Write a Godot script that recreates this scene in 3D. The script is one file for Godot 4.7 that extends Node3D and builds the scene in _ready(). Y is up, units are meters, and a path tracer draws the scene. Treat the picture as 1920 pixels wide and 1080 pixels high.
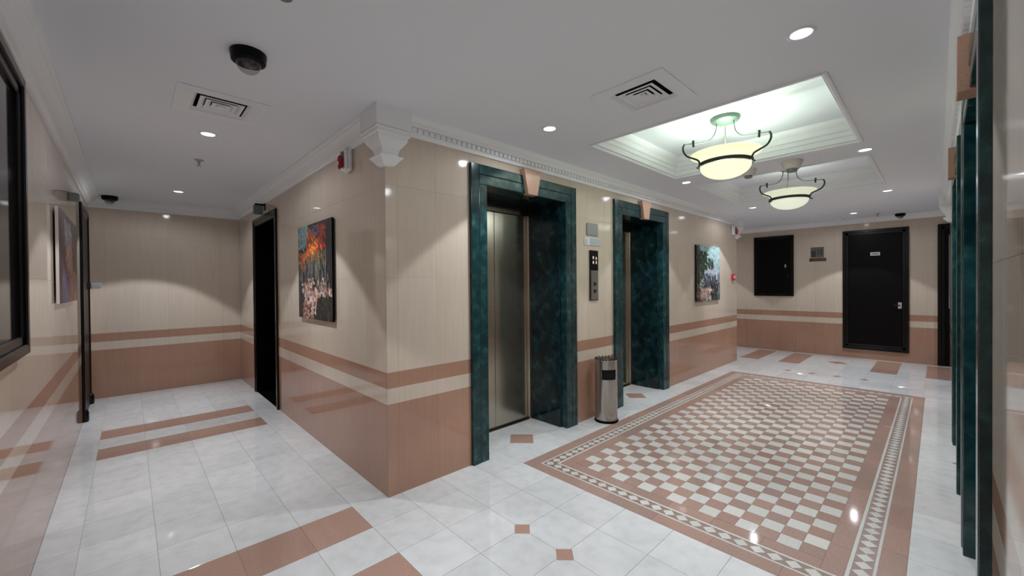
extends Node3D
# A marble lift lobby between two corridors. x runs along the lift wall, z across the lobby, y up, metres.

const CEIL := 2.545
const WEST := -1.591      # left wall of the near corridor
const EAST := 8.47        # far wall
const END := -4.819       # end wall of the near corridor
const LIFT_END := 6.73    # where the lift wall ends
const OPP := 2.607        # wall opposite the lift wall
const BACK := 7.43        # mirrored end of both corridors, behind the viewer

var M := {}
var mesh_cache := {}
var rng := RandomNumberGenerator.new()

# ---------------------------------------------------------------- materials
func noise_tex(freq: float, oct: int, ramp: Array, size := 512, kind := FastNoiseLite.TYPE_SIMPLEX_SMOOTH, warp := 0.0, fractal := FastNoiseLite.FRACTAL_FBM, sd := 1) -> NoiseTexture2D:
	var n := FastNoiseLite.new()
	n.seed = sd
	n.noise_type = kind
	n.frequency = freq
	n.fractal_type = fractal
	n.fractal_octaves = oct
	if warp > 0.0:
		n.domain_warp_enabled = true
		n.domain_warp_amplitude = warp
		n.domain_warp_frequency = freq * 1.4
		n.domain_warp_fractal_octaves = 3
	var t := NoiseTexture2D.new()
	t.width = size
	t.height = size
	t.seamless = true
	t.noise = n
	var g := Gradient.new()
	var offs := PackedFloat32Array()
	var cols := PackedColorArray()
	for k in ramp:
		offs.append(k[0])
		cols.append(k[1])
	g.offsets = offs
	g.colors = cols
	t.color_ramp = g
	return t

func mat(c: Color, rough := 0.5, metal := 0.0, tex: Texture2D = null, sc := Vector3.ONE, world := true) -> StandardMaterial3D:
	var m := StandardMaterial3D.new()
	m.albedo_color = c
	m.roughness = rough
	m.metallic = metal
	if tex:
		m.albedo_texture = tex
		m.uv1_triplanar = true
		m.uv1_world_triplanar = world
		m.uv1_scale = sc
		m.uv1_triplanar_sharpness = 8.0
	return m

func glow(c: Color, e: float) -> StandardMaterial3D:
	var m := StandardMaterial3D.new()
	m.albedo_color = Color(0.9, 0.9, 0.88)
	m.roughness = 0.4
	m.emission_enabled = true
	m.emission = c
	m.emission_energy_multiplier = e
	return m

func g8(v: int) -> Color:
	return Color8(v, v, v)

func make_materials() -> void:
	var grain := noise_tex(0.02, 4, [[0.0, g8(245)], [0.5, g8(250)], [1.0, g8(255)]], 512, FastNoiseLite.TYPE_SIMPLEX_SMOOTH, 0.0, FastNoiseLite.FRACTAL_FBM, 3)
	var speck := noise_tex(0.09, 4, [[0.0, g8(226)], [0.5, g8(244)], [1.0, g8(255)]], 512, FastNoiseLite.TYPE_SIMPLEX_SMOOTH, 0.0, FastNoiseLite.FRACTAL_FBM, 5)
	var cloud := noise_tex(0.012, 5, [[0.0, Color8(238, 237, 236)], [0.45, Color8(248, 248, 248)], [1.0, Color8(255, 255, 255)]], 512, FastNoiseLite.TYPE_SIMPLEX_SMOOTH, 30.0, FastNoiseLite.FRACTAL_FBM, 7)
	var green := noise_tex(0.015, 6, [[0.0, Color8(15, 41, 46)], [0.38, Color8(19, 49, 53)], [0.56, Color8(25, 58, 60)], [0.74, Color8(33, 68, 67)], [0.9, Color8(50, 86, 80)], [1.0, Color8(92, 122, 112)]], 1024, FastNoiseLite.TYPE_SIMPLEX_SMOOTH, 45.0, FastNoiseLite.FRACTAL_FBM, 11)
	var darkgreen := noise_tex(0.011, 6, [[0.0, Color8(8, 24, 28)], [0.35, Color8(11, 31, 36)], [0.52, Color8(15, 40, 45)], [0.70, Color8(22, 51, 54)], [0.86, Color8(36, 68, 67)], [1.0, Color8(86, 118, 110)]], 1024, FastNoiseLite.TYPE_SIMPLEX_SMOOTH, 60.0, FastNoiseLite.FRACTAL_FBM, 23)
	var brushed := noise_tex(0.05, 2, [[0.0, g8(240)], [1.0, g8(255)]], 512, FastNoiseLite.TYPE_SIMPLEX_SMOOTH, 0.0, FastNoiseLite.FRACTAL_FBM, 9)
	var vgrain := Vector3(3.0, 0.16, 3.0)
	M.cream = []
	M.pink = []
	for k in [1.0, 0.993, 0.986]:
		M.cream.append(mat(Color8(int(208 * k), int(193 * k), int(176 * k)), 0.06, 0.0, grain, vgrain))
		M.pink.append(mat(Color8(int(172 * k), int(133 * k), int(112 * k)), 0.06, 0.0, grain, vgrain))
	M.floor = []
	M.brown = []
	for k in [1.0, 0.98, 0.96]:
		M.floor.append(mat(Color8(int(199 * k), int(199 * k), int(197 * k)), 0.04, 0.0, cloud, Vector3(1.3, 1.3, 1.3)))
		M.brown.append(mat(Color8(int(164 * k), int(132 * k), int(117 * k)), 0.05, 0.0, speck, Vector3(1.6, 1.6, 1.6)))
	M.mosaic_pink = []
	for c in [Color8(154, 128, 116), Color8(149, 125, 114), Color8(158, 129, 116), Color8(152, 123, 111)]:
		M.mosaic_pink.append(mat(c, 0.05, 0.0, speck, Vector3(1.6, 1.6, 1.6)))
	M.mosaic_white = []
	for c in [Color8(192, 189, 182), Color8(188, 185, 178), Color8(196, 192, 184)]:
		M.mosaic_white.append(mat(c, 0.05, 0.0, speck, Vector3(1.6, 1.6, 1.6)))
	M.mosaic_base = mat(Color8(126, 106, 96), 0.3)
	M.grout = mat(Color8(150, 148, 144), 0.8)
	M.wall_grout = mat(Color8(150, 132, 114), 0.8)
	M.plaster = mat(Color8(232, 236, 243), 0.75)
	M.gypsum = mat(Color8(238, 240, 242), 0.6)
	M.green = mat(Color.WHITE, 0.14, 0.0, green, Vector3(0.55, 0.55, 0.55))
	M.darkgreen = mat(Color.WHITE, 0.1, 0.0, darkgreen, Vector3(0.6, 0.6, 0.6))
	M.steel = mat(Color8(196, 188, 174), 0.22, 0.95)
	M.binsteel = mat(Color8(196, 194, 190), 0.24, 0.95, brushed, Vector3(2.0, 0.06, 2.0))
	M.darksteel = mat(Color8(70, 64, 58), 0.35, 0.8)
	M.chrome = mat(Color8(196, 196, 194), 0.32, 0.6)
	M.black = mat(Color8(14, 12, 12), 0.25)
	M.blackwood = mat(Color8(15, 13, 15), 0.35)
	M.deep = mat(Color8(5, 5, 6), 0.35)
	M.black.metallic_specular = 0.35
	M.blackwood.metallic_specular = 0.2
	M.deep.metallic_specular = 0.25
	M.glassblack = mat(Color8(20, 18, 20), 0.06)
	M.void = mat(Color8(8, 8, 8), 0.9)
	M.white = mat(Color8(234, 237, 242), 0.45)
	M.patina = mat(Color8(84, 102, 95), 0.5, 0.3)
	M.iron = mat(Color8(58, 62, 56), 0.5, 0.4)
	M.red = mat(Color8(150, 20, 22), 0.25)
	M.redbox = mat(Color8(190, 40, 50), 0.35)
	M.greyplastic = mat(Color8(120, 122, 118), 0.5)
	M.darkplastic = mat(Color8(40, 40, 42), 0.4)
	M.panelgrey = mat(Color8(122, 120, 112), 0.3, 0.4)
	M.sprinkler = mat(Color8(176, 178, 178), 0.5)
	M.signgrey = mat(Color8(140, 142, 138), 0.3, 0.3)
	M.signwhite = mat(Color8(176, 180, 184), 0.3)
	M.signpale = mat(Color8(206, 208, 210), 0.3)
	M.signgreen = mat(Color8(92, 92, 80), 0.35)
	M.signbrown = mat(Color8(84, 62, 54), 0.4)
	M.signdark = mat(Color8(52, 48, 42), 0.4)
	M.canvas = mat(Color8(214, 206, 196), 0.7)
	M.keystone = mat(Color8(196, 156, 134), 0.12, 0.0, speck, Vector3(1.6, 1.6, 1.6))
	M.lamp_disc = glow(Color8(240, 246, 255), 6.5)
	M.led_orange = glow(Color8(255, 150, 80), 0.35)
	M.led_pale = glow(Color8(255, 225, 190), 0.3)
	var dome := mat(Color(0.4, 0.4, 0.4, 0.3), 0.05)
	dome.transparency = BaseMaterial3D.TRANSPARENCY_ALPHA
	M.dome = dome

# ---------------------------------------------------------------- mesh helpers
func begin() -> SurfaceTool:
	var st := SurfaceTool.new()
	st.begin(Mesh.PRIMITIVE_TRIANGLES)
	return st

func vert(st: SurfaceTool, p: Vector3, n: Vector3, uv := Vector2.ZERO) -> void:
	st.set_normal(n)
	st.set_uv(uv)
	st.add_vertex(p)

func tri(st: SurfaceTool, a: Vector3, b: Vector3, c: Vector3, na: Vector3, nb: Vector3, nc: Vector3, ua := Vector2.ZERO, ub := Vector2.ZERO, uc := Vector2.ZERO) -> void:
	if (b - a).cross(c - a).dot(na + nb + nc) > 0.0:
		vert(st, a, na, ua); vert(st, c, nc, uc); vert(st, b, nb, ub)
	else:
		vert(st, a, na, ua); vert(st, b, nb, ub); vert(st, c, nc, uc)

func quad(st: SurfaceTool, a: Vector3, b: Vector3, c: Vector3, d: Vector3, n: Vector3) -> void:
	tri(st, a, b, c, n, n, n)
	tri(st, a, c, d, n, n, n)

func quad_out(st: SurfaceTool, a: Vector3, b: Vector3, c: Vector3, d: Vector3, centre: Vector3) -> void:
	var n := (c - a).cross(d - b).normalized()
	if n.dot((a + b + c + d) * 0.25 - centre) < 0.0:
		n = -n
	quad(st, a, b, c, d, n)

func box(st: SurfaceTool, lo: Vector3, hi: Vector3) -> void:
	var x0 := lo.x; var y0 := lo.y; var z0 := lo.z
	var x1 := hi.x; var y1 := hi.y; var z1 := hi.z
	quad(st, Vector3(x0, y0, z0), Vector3(x0, y1, z0), Vector3(x1, y1, z0), Vector3(x1, y0, z0), Vector3.FORWARD)
	quad(st, Vector3(x0, y0, z1), Vector3(x0, y1, z1), Vector3(x1, y1, z1), Vector3(x1, y0, z1), Vector3.BACK)
	quad(st, Vector3(x0, y0, z0), Vector3(x0, y1, z0), Vector3(x0, y1, z1), Vector3(x0, y0, z1), Vector3.LEFT)
	quad(st, Vector3(x1, y0, z0), Vector3(x1, y1, z0), Vector3(x1, y1, z1), Vector3(x1, y0, z1), Vector3.RIGHT)
	quad(st, Vector3(x0, y0, z0), Vector3(x1, y0, z0), Vector3(x1, y0, z1), Vector3(x0, y0, z1), Vector3.DOWN)
	quad(st, Vector3(x0, y1, z0), Vector3(x1, y1, z0), Vector3(x1, y1, z1), Vector3(x0, y1, z1), Vector3.UP)

# box with its twelve edges cut at 45 degrees
func cbox(st: SurfaceTool, lo: Vector3, hi: Vector3, b: float) -> void:
	var c := (lo + hi) * 0.5
	var h := (hi - lo) * 0.5
	b = minf(b, minf(h.x, minf(h.y, h.z)) * 0.9)
	var s := [-1.0, 1.0]
	var ax := [Vector3.RIGHT, Vector3.UP, Vector3.BACK]
	for a in 3:
		var u := (a + 1) % 3
		var v := (a + 2) % 3
		for sa in s:
			var n: Vector3 = ax[a] * sa
			var o: Vector3 = c + n * h[a]
			var du: Vector3 = ax[u] * (h[u] - b)
			var dv: Vector3 = ax[v] * (h[v] - b)
			quad(st, o - du - dv, o + du - dv, o + du + dv, o - du + dv, n)
		for su in s:
			for sv in s:
				var dl: Vector3 = ax[a] * (h[a] - b)
				var p: Vector3 = c + ax[u] * su * h[u] + ax[v] * sv * (h[v] - b)
				var q: Vector3 = c + ax[u] * su * (h[u] - b) + ax[v] * sv * h[v]
				quad(st, p - dl, p + dl, q + dl, q - dl, (ax[u] * su + ax[v] * sv).normalized())
	for sx in s:
		for sy in s:
			for sz in s:
				var k := Vector3(sx, sy, sz)
				var n2 := k.normalized()
				tri(st, c + k * Vector3(h.x, h.y - b, h.z - b), c + k * Vector3(h.x - b, h.y, h.z - b), c + k * Vector3(h.x - b, h.y - b, h.z), n2, n2, n2)

# surface of revolution about y through `at`; profile of Vector2(radius, height)
func lathe(st: SurfaceTool, prof: Array, at := Vector3.ZERO, segs := 24, sharp := 0.8) -> void:
	var en: Array[Vector2] = []
	for i in prof.size() - 1:
		var d: Vector2 = prof[i + 1] - prof[i]
		en.append(Vector2(d.y, -d.x).normalized())
	for i in prof.size() - 1:
		var n0: Vector2 = en[i]
		var n1: Vector2 = en[i]
		if i > 0 and en[i - 1].dot(en[i]) > sharp:
			n0 = (en[i - 1] + en[i]).normalized()
		if i < en.size() - 1 and en[i + 1].dot(en[i]) > sharp:
			n1 = (en[i + 1] + en[i]).normalized()
		for k in segs:
			var a0 := TAU * k / segs
			var a1 := TAU * (k + 1) / segs
			var p: Array[Vector3] = []
			var nn: Array[Vector3] = []
			for e in [[i, a0, n0], [i, a1, n0], [i + 1, a1, n1], [i + 1, a0, n1]]:
				var r: Vector2 = prof[e[0]]
				p.append(at + Vector3(cos(e[1]) * r.x, r.y, sin(e[1]) * r.x))
				nn.append(Vector3(cos(e[1]) * e[2].x, e[2].y, sin(e[1]) * e[2].x))
			if prof[i].x > 1e-6:
				tri(st, p[0], p[1], p[2], nn[0], nn[1], nn[2])
			if prof[i + 1].x > 1e-6:
				tri(st, p[0], p[2], p[3], nn[0], nn[2], nn[3])
			elif prof[i].x <= 1e-6:
				pass

func tube(st: SurfaceTool, pts: Array, radius: float, segs := 8, end_radius := -1.0) -> void:
	var rings := []
	var up := Vector3(0.123, 0.456, 0.789).normalized()
	for i in pts.size():
		var d: Vector3 = (pts[mini(i + 1, pts.size() - 1)] - pts[maxi(i - 1, 0)]).normalized()
		var s := d.cross(up).normalized()
		up = s.cross(d).normalized()
		var ring := []
		var r := radius if end_radius < 0.0 else lerpf(radius, end_radius, float(i) / (pts.size() - 1))
		for k in segs:
			var n: Vector3 = s * cos(TAU * k / segs) + up * sin(TAU * k / segs)
			ring.append([pts[i] + n * r, n])
		rings.append(ring)
	for i in pts.size() - 1:
		for k in segs:
			var a: Array = rings[i][k]
			var b: Array = rings[i][(k + 1) % segs]
			var c: Array = rings[i + 1][(k + 1) % segs]
			var e: Array = rings[i + 1][k]
			tri(st, a[0], b[0], c[0], a[1], b[1], c[1])
			tri(st, a[0], c[0], e[0], a[1], c[1], e[1])
	for end in [0, pts.size() - 1]:
		var inward: Vector3 = pts[1 if end == 0 else end - 1]
		var n2: Vector3 = (pts[end] - inward).normalized()
		for k in segs:
			tri(st, pts[end], rings[end][k][0], rings[end][(k + 1) % segs][0], n2, n2, n2)

func smooth_path(ctrl: Array, per := 8) -> Array:
	var c := Curve3D.new()
	for i in ctrl.size():
		var t: Vector3 = (ctrl[mini(i + 1, ctrl.size() - 1)] - ctrl[maxi(i - 1, 0)]) / 6.0
		c.add_point(ctrl[i], -t, t)
	var out := []
	for i in ctrl.size() - 1:
		for k in per:
			out.append(c.sample(i, float(k) / per))
	out.append(ctrl[-1])
	return out

# profile of Vector2(distance from wall, height) swept from a to b; inw points into the room
func run(st: SurfaceTool, prof: Array, a: Vector3, b: Vector3, inw: Vector3) -> void:
	for i in prof.size() - 1:
		var p: Vector2 = prof[i]
		var q: Vector2 = prof[i + 1]
		var e := q - p
		var n2 := Vector2(e.y, -e.x).normalized()
		var n: Vector3 = inw * n2.x + Vector3.UP * n2.y
		quad(st, a + inw * p.x + Vector3.UP * p.y, b + inw * p.x + Vector3.UP * p.y, b + inw * q.x + Vector3.UP * q.y, a + inw * q.x + Vector3.UP * q.y, n)
	for end in [[a, (a - b).normalized()], [b, (b - a).normalized()]]:
		for i in range(1, prof.size() - 1):
			var o: Vector3 = end[0]
			tri(st, o + inw * prof[0].x + Vector3.UP * prof[0].y, o + inw * prof[i].x + Vector3.UP * prof[i].y, o + inw * prof[i + 1].x + Vector3.UP * prof[i + 1].y, end[1], end[1], end[1])

# rectangle sections [cx, cz, hx, hz, y] joined from one to the next, capped
func loft(st: SurfaceTool, secs: Array) -> void:
	var ring := func(s): return [Vector3(s[0] - s[2], s[4], s[1] - s[3]), Vector3(s[0] + s[2], s[4], s[1] - s[3]), Vector3(s[0] + s[2], s[4], s[1] + s[3]), Vector3(s[0] - s[2], s[4], s[1] + s[3])]
	for i in secs.size() - 1:
		var a: Array = ring.call(secs[i])
		var b: Array = ring.call(secs[i + 1])
		var outs := [Vector3.FORWARD, Vector3.RIGHT, Vector3.BACK, Vector3.LEFT]
		for k in 4:
			var j := (k + 1) % 4
			var n: Vector3 = (b[j] - a[k]).cross(b[k] - a[j])
			n = n.normalized() if n.length() > 1e-12 else outs[k]
			if n.dot(outs[k]) < 0.0 or (absf(n.dot(outs[k])) < 1e-4 and n.y * (secs[i][2] - secs[i + 1][2]) * (1.0 if secs[i + 1][4] > secs[i][4] else -1.0) < 0.0):
				n = -n
			quad(st, a[k], a[j], b[j], b[k], n)
	var f: Array = ring.call(secs[0])
	var l: Array = ring.call(secs[-1])
	var down: bool = secs[0][4] < secs[-1][4]
	quad(st, f[0], f[1], f[2], f[3], Vector3.DOWN if down else Vector3.UP)
	quad(st, l[0], l[1], l[2], l[3], Vector3.UP if down else Vector3.DOWN)

func put(called: String, st: SurfaceTool, m: Material, parent: Node = null) -> MeshInstance3D:
	return put_mesh(called, st.commit(), m, parent)

var taken := {}
func numbered(called: String) -> String:
	taken[called] = taken.get(called, -1) + 1
	return called if taken[called] == 0 else "%s_%03d" % [called, taken[called]]

func put_mesh(called: String, mesh: Mesh, m: Material, parent: Node = null, at := Vector3.ZERO) -> MeshInstance3D:
	var o := MeshInstance3D.new()
	o.mesh = mesh
	o.material_override = null
	if mesh.get_surface_count():
		o.set_surface_override_material(0, m)
	o.position = at
	if parent:
		o.name = called
		var n := 1
		while parent.has_node(NodePath(o.name)):
			o.name = "%s_%03d" % [called, counts(parent, called)]
			n += 1
			if n > 4000:
				break
		parent.add_child(o, true)
	else:
		o.name = numbered(called)
		add_child(o, true)
	return o

var child_counts := {}
func counts(parent: Node, called: String) -> int:
	var key := "%d/%s" % [parent.get_instance_id(), called]
	child_counts[key] = child_counts.get(key, 0) + 1
	return child_counts[key]

func tag(o: Node, label: String, category: String, group := "") -> Node:
	o.set_meta("label", label)
	o.set_meta("category", category)
	if group:
		o.set_meta("group", group)
	return o

func structure(o: Node, label: String) -> Node:
	o.set_meta("kind", "structure")
	o.set_meta("label", label)
	return o

func thing(called: String, label: String, category: String, at := Vector3.ZERO, turn := 0.0, group := "") -> Node3D:
	var o := Node3D.new()
	o.name = numbered(called)
	o.position = at
	o.rotation.y = turn
	add_child(o, true)
	tag(o, label, category, group)
	return o

func boxed(called: String, lo: Vector3, hi: Vector3, m: Material, parent: Node = null, bevel := 0.0) -> MeshInstance3D:
	var st := begin()
	if bevel > 0.0:
		cbox(st, lo, hi, bevel)
	else:
		box(st, lo, hi)
	return put(called, st, m, parent)

# one shared mesh per size of thin piece, centred
func piece(size: Vector3, bevel: float) -> Mesh:
	var key := "%d %d %d %d" % [roundi(size.x * 1e4), roundi(size.y * 1e4), roundi(size.z * 1e4), roundi(bevel * 1e5)]
	if not mesh_cache.has(key):
		var st := begin()
		if bevel > 0.0:
			cbox(st, -size * 0.5, size * 0.5, bevel)
		else:
			box(st, -size * 0.5, size * 0.5)
		mesh_cache[key] = st.commit()
	return mesh_cache[key]

func pick(list: Array) -> Material:
	return list[rng.randi() % list.size()]

# slab between x0..x1, z0..z1, y0..y1 with rectangular holes [x0, x1, z0, z1]
func holed(st: SurfaceTool, x0: float, x1: float, z0: float, z1: float, y0: float, y1: float, holes: Array) -> void:
	var xs := [x0, x1]
	var zs := [z0, z1]
	for h in holes:
		xs.append_array([h[0], h[1]])
		zs.append_array([h[2], h[3]])
	xs.sort()
	zs.sort()
	for i in xs.size() - 1:
		for j in zs.size() - 1:
			if xs[i + 1] - xs[i] < 1e-5 or zs[j + 1] - zs[j] < 1e-5:
				continue
			var cx: float = (xs[i] + xs[i + 1]) / 2
			var cz: float = (zs[j] + zs[j + 1]) / 2
			var inside := false
			for h in holes:
				inside = inside or (cx > h[0] and cx < h[1] and cz > h[2] and cz < h[3])
			if not inside:
				box(st, Vector3(xs[i], y0, zs[j]), Vector3(xs[i + 1], y1, zs[j + 1]))

# ---------------------------------------------------------------- walls
# a wall face: along = "x" (face at z = plane) or "z" (face at x = plane); side = +1/-1 the way it faces
func wall(called: String, label: String, along: String, plane: float, side: float, a0: float, a1: float, holes: Array, step := 0.305, start := 0.083, thick := 0.2) -> Node:
	var st := begin()
	var inset := 0.009 if along == "x" and is_equal_approx(a1, LIFT_END) and a0 == 0.0 else 0.0
	var us := [a0 + inset, a1 - inset]
	var vs := [0.0, CEIL]
	for h in holes:
		us.append_array([h[0], h[1]])
		vs.append_array([maxf(h[2], 0.0), h[3]])
	us.sort()
	vs.sort()
	for i in us.size() - 1:
		for j in vs.size() - 1:
			if us[i + 1] - us[i] < 1e-5 or vs[j + 1] - vs[j] < 1e-5:
				continue
			var cu: float = (us[i] + us[i + 1]) / 2
			var cv: float = (vs[j] + vs[j + 1]) / 2
			var gone := false
			for h in holes:
				gone = gone or (cu > h[0] and cu < h[1] and cv > h[2] and cv < h[3])
			if gone:
				continue
			var d0 := plane - side * 0.006
			var d1 := plane - side * thick
			if along == "x":
				box(st, Vector3(us[i], vs[j], minf(d0, d1)), Vector3(us[i + 1], vs[j + 1], maxf(d0, d1)))
			else:
				box(st, Vector3(minf(d0, d1), vs[j], us[i]), Vector3(maxf(d0, d1), vs[j + 1], us[i + 1]))
	var w := put(called, st, M.wall_grout)
	structure(w, label)
	var rows := [[0.0, 0.613, M.pink, "lower_tile"], [0.613, 0.718, M.cream, "band_tile"], [0.718, 0.8235, M.pink, "stripe_tile"], [0.8235, 1.453, M.cream, "upper_tile"], [1.453, 2.07, M.cream, "upper_tile"], [2.07, CEIL, M.cream, "upper_tile"]]
	var cuts := [a0]
	var c := start
	while c > a0:
		c -= step
	while c < a1 - 0.02:
		if c > a0 + 0.02:
			cuts.append(c)
		c += step
	cuts.append(a1)
	for r in rows:
		for k in cuts.size() - 1:
			var rects := [[cuts[k], cuts[k + 1], r[0], r[1]]]
			for h in holes:
				var next := []
				for q in rects:
					if q[1] <= h[0] + 0.001 or q[0] >= h[1] - 0.001 or q[3] <= h[2] + 0.001 or q[2] >= h[3] - 0.001:
						next.append(q)
						continue
					if q[0] < h[0] - 0.004:
						next.append([q[0], h[0], q[2], q[3]])
					if q[1] > h[1] + 0.004:
						next.append([h[1], q[1], q[2], q[3]])
					if q[2] < h[2] - 0.004:
						next.append([maxf(q[0], h[0]), minf(q[1], h[1]), q[2], h[2]])
					if q[3] > h[3] + 0.004:
						next.append([maxf(q[0], h[0]), minf(q[1], h[1]), h[3], q[3]])
				rects = next
			var m: Material = pick(r[2])
			for q in rects:
				var du: float = q[1] - q[0] - 0.0008
				var dv: float = q[3] - q[2] - 0.0008
				var mid := plane - side * 0.005
				var at := Vector3((q[0] + q[1]) / 2, (q[2] + q[3]) / 2, mid) if along == "x" else Vector3(mid, (q[2] + q[3]) / 2, (q[0] + q[1]) / 2)
				var size := Vector3(du, dv, 0.01) if along == "x" else Vector3(0.01, dv, du)
				put_mesh(r[3], piece(size, 0.0), m, w, at)
	return w

# ---------------------------------------------------------------- things
func lift_entrance(label: String, mirrored: bool, cx: float) -> Node3D:
	# built for the lift wall (front towards +z), centred on x = 0 of its own; mirrored ones face -z
	var t := thing("lift_entrance", label, "lift", Vector3(cx, 0, OPP if mirrored else 0.0), PI if mirrored else 0.0)
	var half := 0.655
	var inner := 0.494
	var top := 2.347
	var head := 2.192
	for s in [-1.0, 1.0]:
		var st := begin()
		var xs := [s * half, s * (half - 0.078)]
		xs.sort()
		cbox(st, Vector3(xs[0], 0, -0.05), Vector3(xs[1], top, 0.029), 0.004)
		xs = [s * (half - 0.08), s * inner]
		xs.sort()
		cbox(st, Vector3(xs[0], 0, -0.05), Vector3(xs[1], head, 0.026), 0.004)
		put("frame_jamb", st, M.green, t)
	var sh := begin()
	cbox(sh, Vector3(-half + 0.079, top - 0.075, -0.05), Vector3(half - 0.079, top, 0.029), 0.004)
	cbox(sh, Vector3(-half + 0.079, head, -0.05), Vector3(half - 0.079, top - 0.077, 0.026), 0.004)
	put("frame_head", sh, M.green, t)
	for s in [-1.0, 1.0]:
		var xs := [s * (inner - 0.02), s * (inner + 0.06)]
		xs.sort()
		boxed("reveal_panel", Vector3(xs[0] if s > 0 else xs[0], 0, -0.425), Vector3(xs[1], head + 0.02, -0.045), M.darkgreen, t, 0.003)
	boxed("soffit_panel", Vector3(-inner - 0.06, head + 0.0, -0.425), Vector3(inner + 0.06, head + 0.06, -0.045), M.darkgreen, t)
	for s in [-1.0, 1.0]:
		var xs := [s * (inner - 0.055), s * (inner + 0.06)]
		xs.sort()
		boxed("steel_jamb", Vector3(xs[0], 0, -0.52), Vector3(xs[1], 2.12, -0.427), M.steel, t, 0.004)
	boxed("header_panel", Vector3(-inner - 0.06, 2.105, -0.52), Vector3(inner + 0.06, 2.25, -0.428), M.darksteel, t)
	for s in [-1.0, 1.0]:
		var xs := [s * 0.0015, s * (inner - 0.057)]
		xs.sort()
		boxed("door_panel", Vector3(xs[0], 0.008, -0.50), Vector3(xs[1], 2.112, -0.462), M.steel, t, 0.003)
	boxed("sill", Vector3(-inner - 0.05, -0.02, -0.52), Vector3(inner + 0.05, 0.005, -0.43), M.darksteel, t)
	var ks := begin()
	var secs := [[0.0, 0.0, 0.0585, 0.031, 2.183], [0.0, 0.0, 0.107, 0.031, 2.398]]
	loft(ks, [[0.0, 0.029, secs[0][2] - 0.004, 0.027, 2.181], [0.0, 0.029, secs[0][2], 0.031, 2.185], [0.0, 0.029, secs[1][2], 0.031, 2.394], [0.0, 0.029, secs[1][2] - 0.004, 0.027, 2.398]])
	put("keystone", ks, M.keystone, t).set_meta("label", "pink stone keystone")
	return t

func framed_door(called: String, w: float, y0: float, y1: float, frame := 0.075, protrude := 0.03) -> Node3D:
	# front towards +z at z = 0 wall face; x centred
	var t := Node3D.new()
	t.name = numbered(called)
	add_child(t, true)
	var st := begin()
	var h := w / 2
	var fl := y0 > 0.05
	for s in [-1.0, 1.0]:
		var xs := [s * h, s * (h - frame * 0.55)]
		xs.sort()
		cbox(st, Vector3(xs[0], y0, 0.0), Vector3(xs[1], y1, protrude), 0.006)
		xs = [s * (h - frame * 0.5), s * (h - frame)]
		xs.sort()
		cbox(st, Vector3(xs[0], y0 + (frame * 0.5 if fl else 0.0), 0.0), Vector3(xs[1], y1 - frame * 0.5, protrude * 0.65), 0.005)
	cbox(st, Vector3(-h + frame * 0.5, y1 - frame * 0.55, 0.0), Vector3(h - frame * 0.5, y1, protrude), 0.006)
	cbox(st, Vector3(-h + frame * 0.5, y1 - frame, 0.0), Vector3(h - frame * 0.5, y1 - frame * 0.5, protrude * 0.65), 0.005)
	if fl:
		cbox(st, Vector3(-h + frame * 0.5, y0, 0.0), Vector3(h - frame * 0.5, y0 + frame * 0.55, protrude), 0.006)
		cbox(st, Vector3(-h + frame * 0.5, y0 + frame * 0.5, 0.0), Vector3(h - frame * 0.5, y0 + frame, protrude * 0.65), 0.005)
	put("frame", st, M.black, t)
	return t

func downlight(at: Vector3, label: String, energy := 4.0, hue := Color8(241, 246, 255)) -> Node3D:
	var t := thing("downlight", label, "downlight", at, 0.0, "recessed ceiling downlights")
	var st := begin()
	lathe(st, [Vector2(0.058, 0.0), Vector2(0.056, -0.005), Vector2(0.050, -0.007), Vector2(0.043, -0.004), Vector2(0.043, 0.0)], Vector3.ZERO, 28, 0.6)
	put("trim_ring", st, M.white, t)
	var d := begin()
	lathe(d, [Vector2(0.0, -0.0045), Vector2(0.03, -0.004), Vector2(0.0425, -0.002), Vector2(0.0425, -0.0005), Vector2(0.0, -0.0005)], Vector3.ZERO, 28, 0.6)
	put("lamp_lens", d, M.lamp_disc, t)
	var l := SpotLight3D.new()
	l.name = "spot"
	l.position = Vector3(0, -0.012, 0)
	l.rotation.x = -PI / 2
	l.spot_angle = 47.0
	l.spot_angle_attenuation = 0.12
	l.spot_range = 20.0
	l.spot_attenuation = 2.0
	l.light_energy = energy
	l.light_color = hue
	l.light_size = 0.03
	l.shadow_enabled = true
	t.add_child(l)
	var core := l.duplicate()
	core.name = "core_beam"
	core.spot_angle = 33.0
	core.spot_angle_attenuation = 1.0
	core.light_energy = energy * 0.9
	t.add_child(core)
	var spill := l.duplicate()
	spill.name = "spill"
	spill.spot_angle = 86.0
	spill.spot_angle_attenuation = 0.35
	spill.light_energy = energy * 0.19
	t.add_child(spill)
	return t

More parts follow.
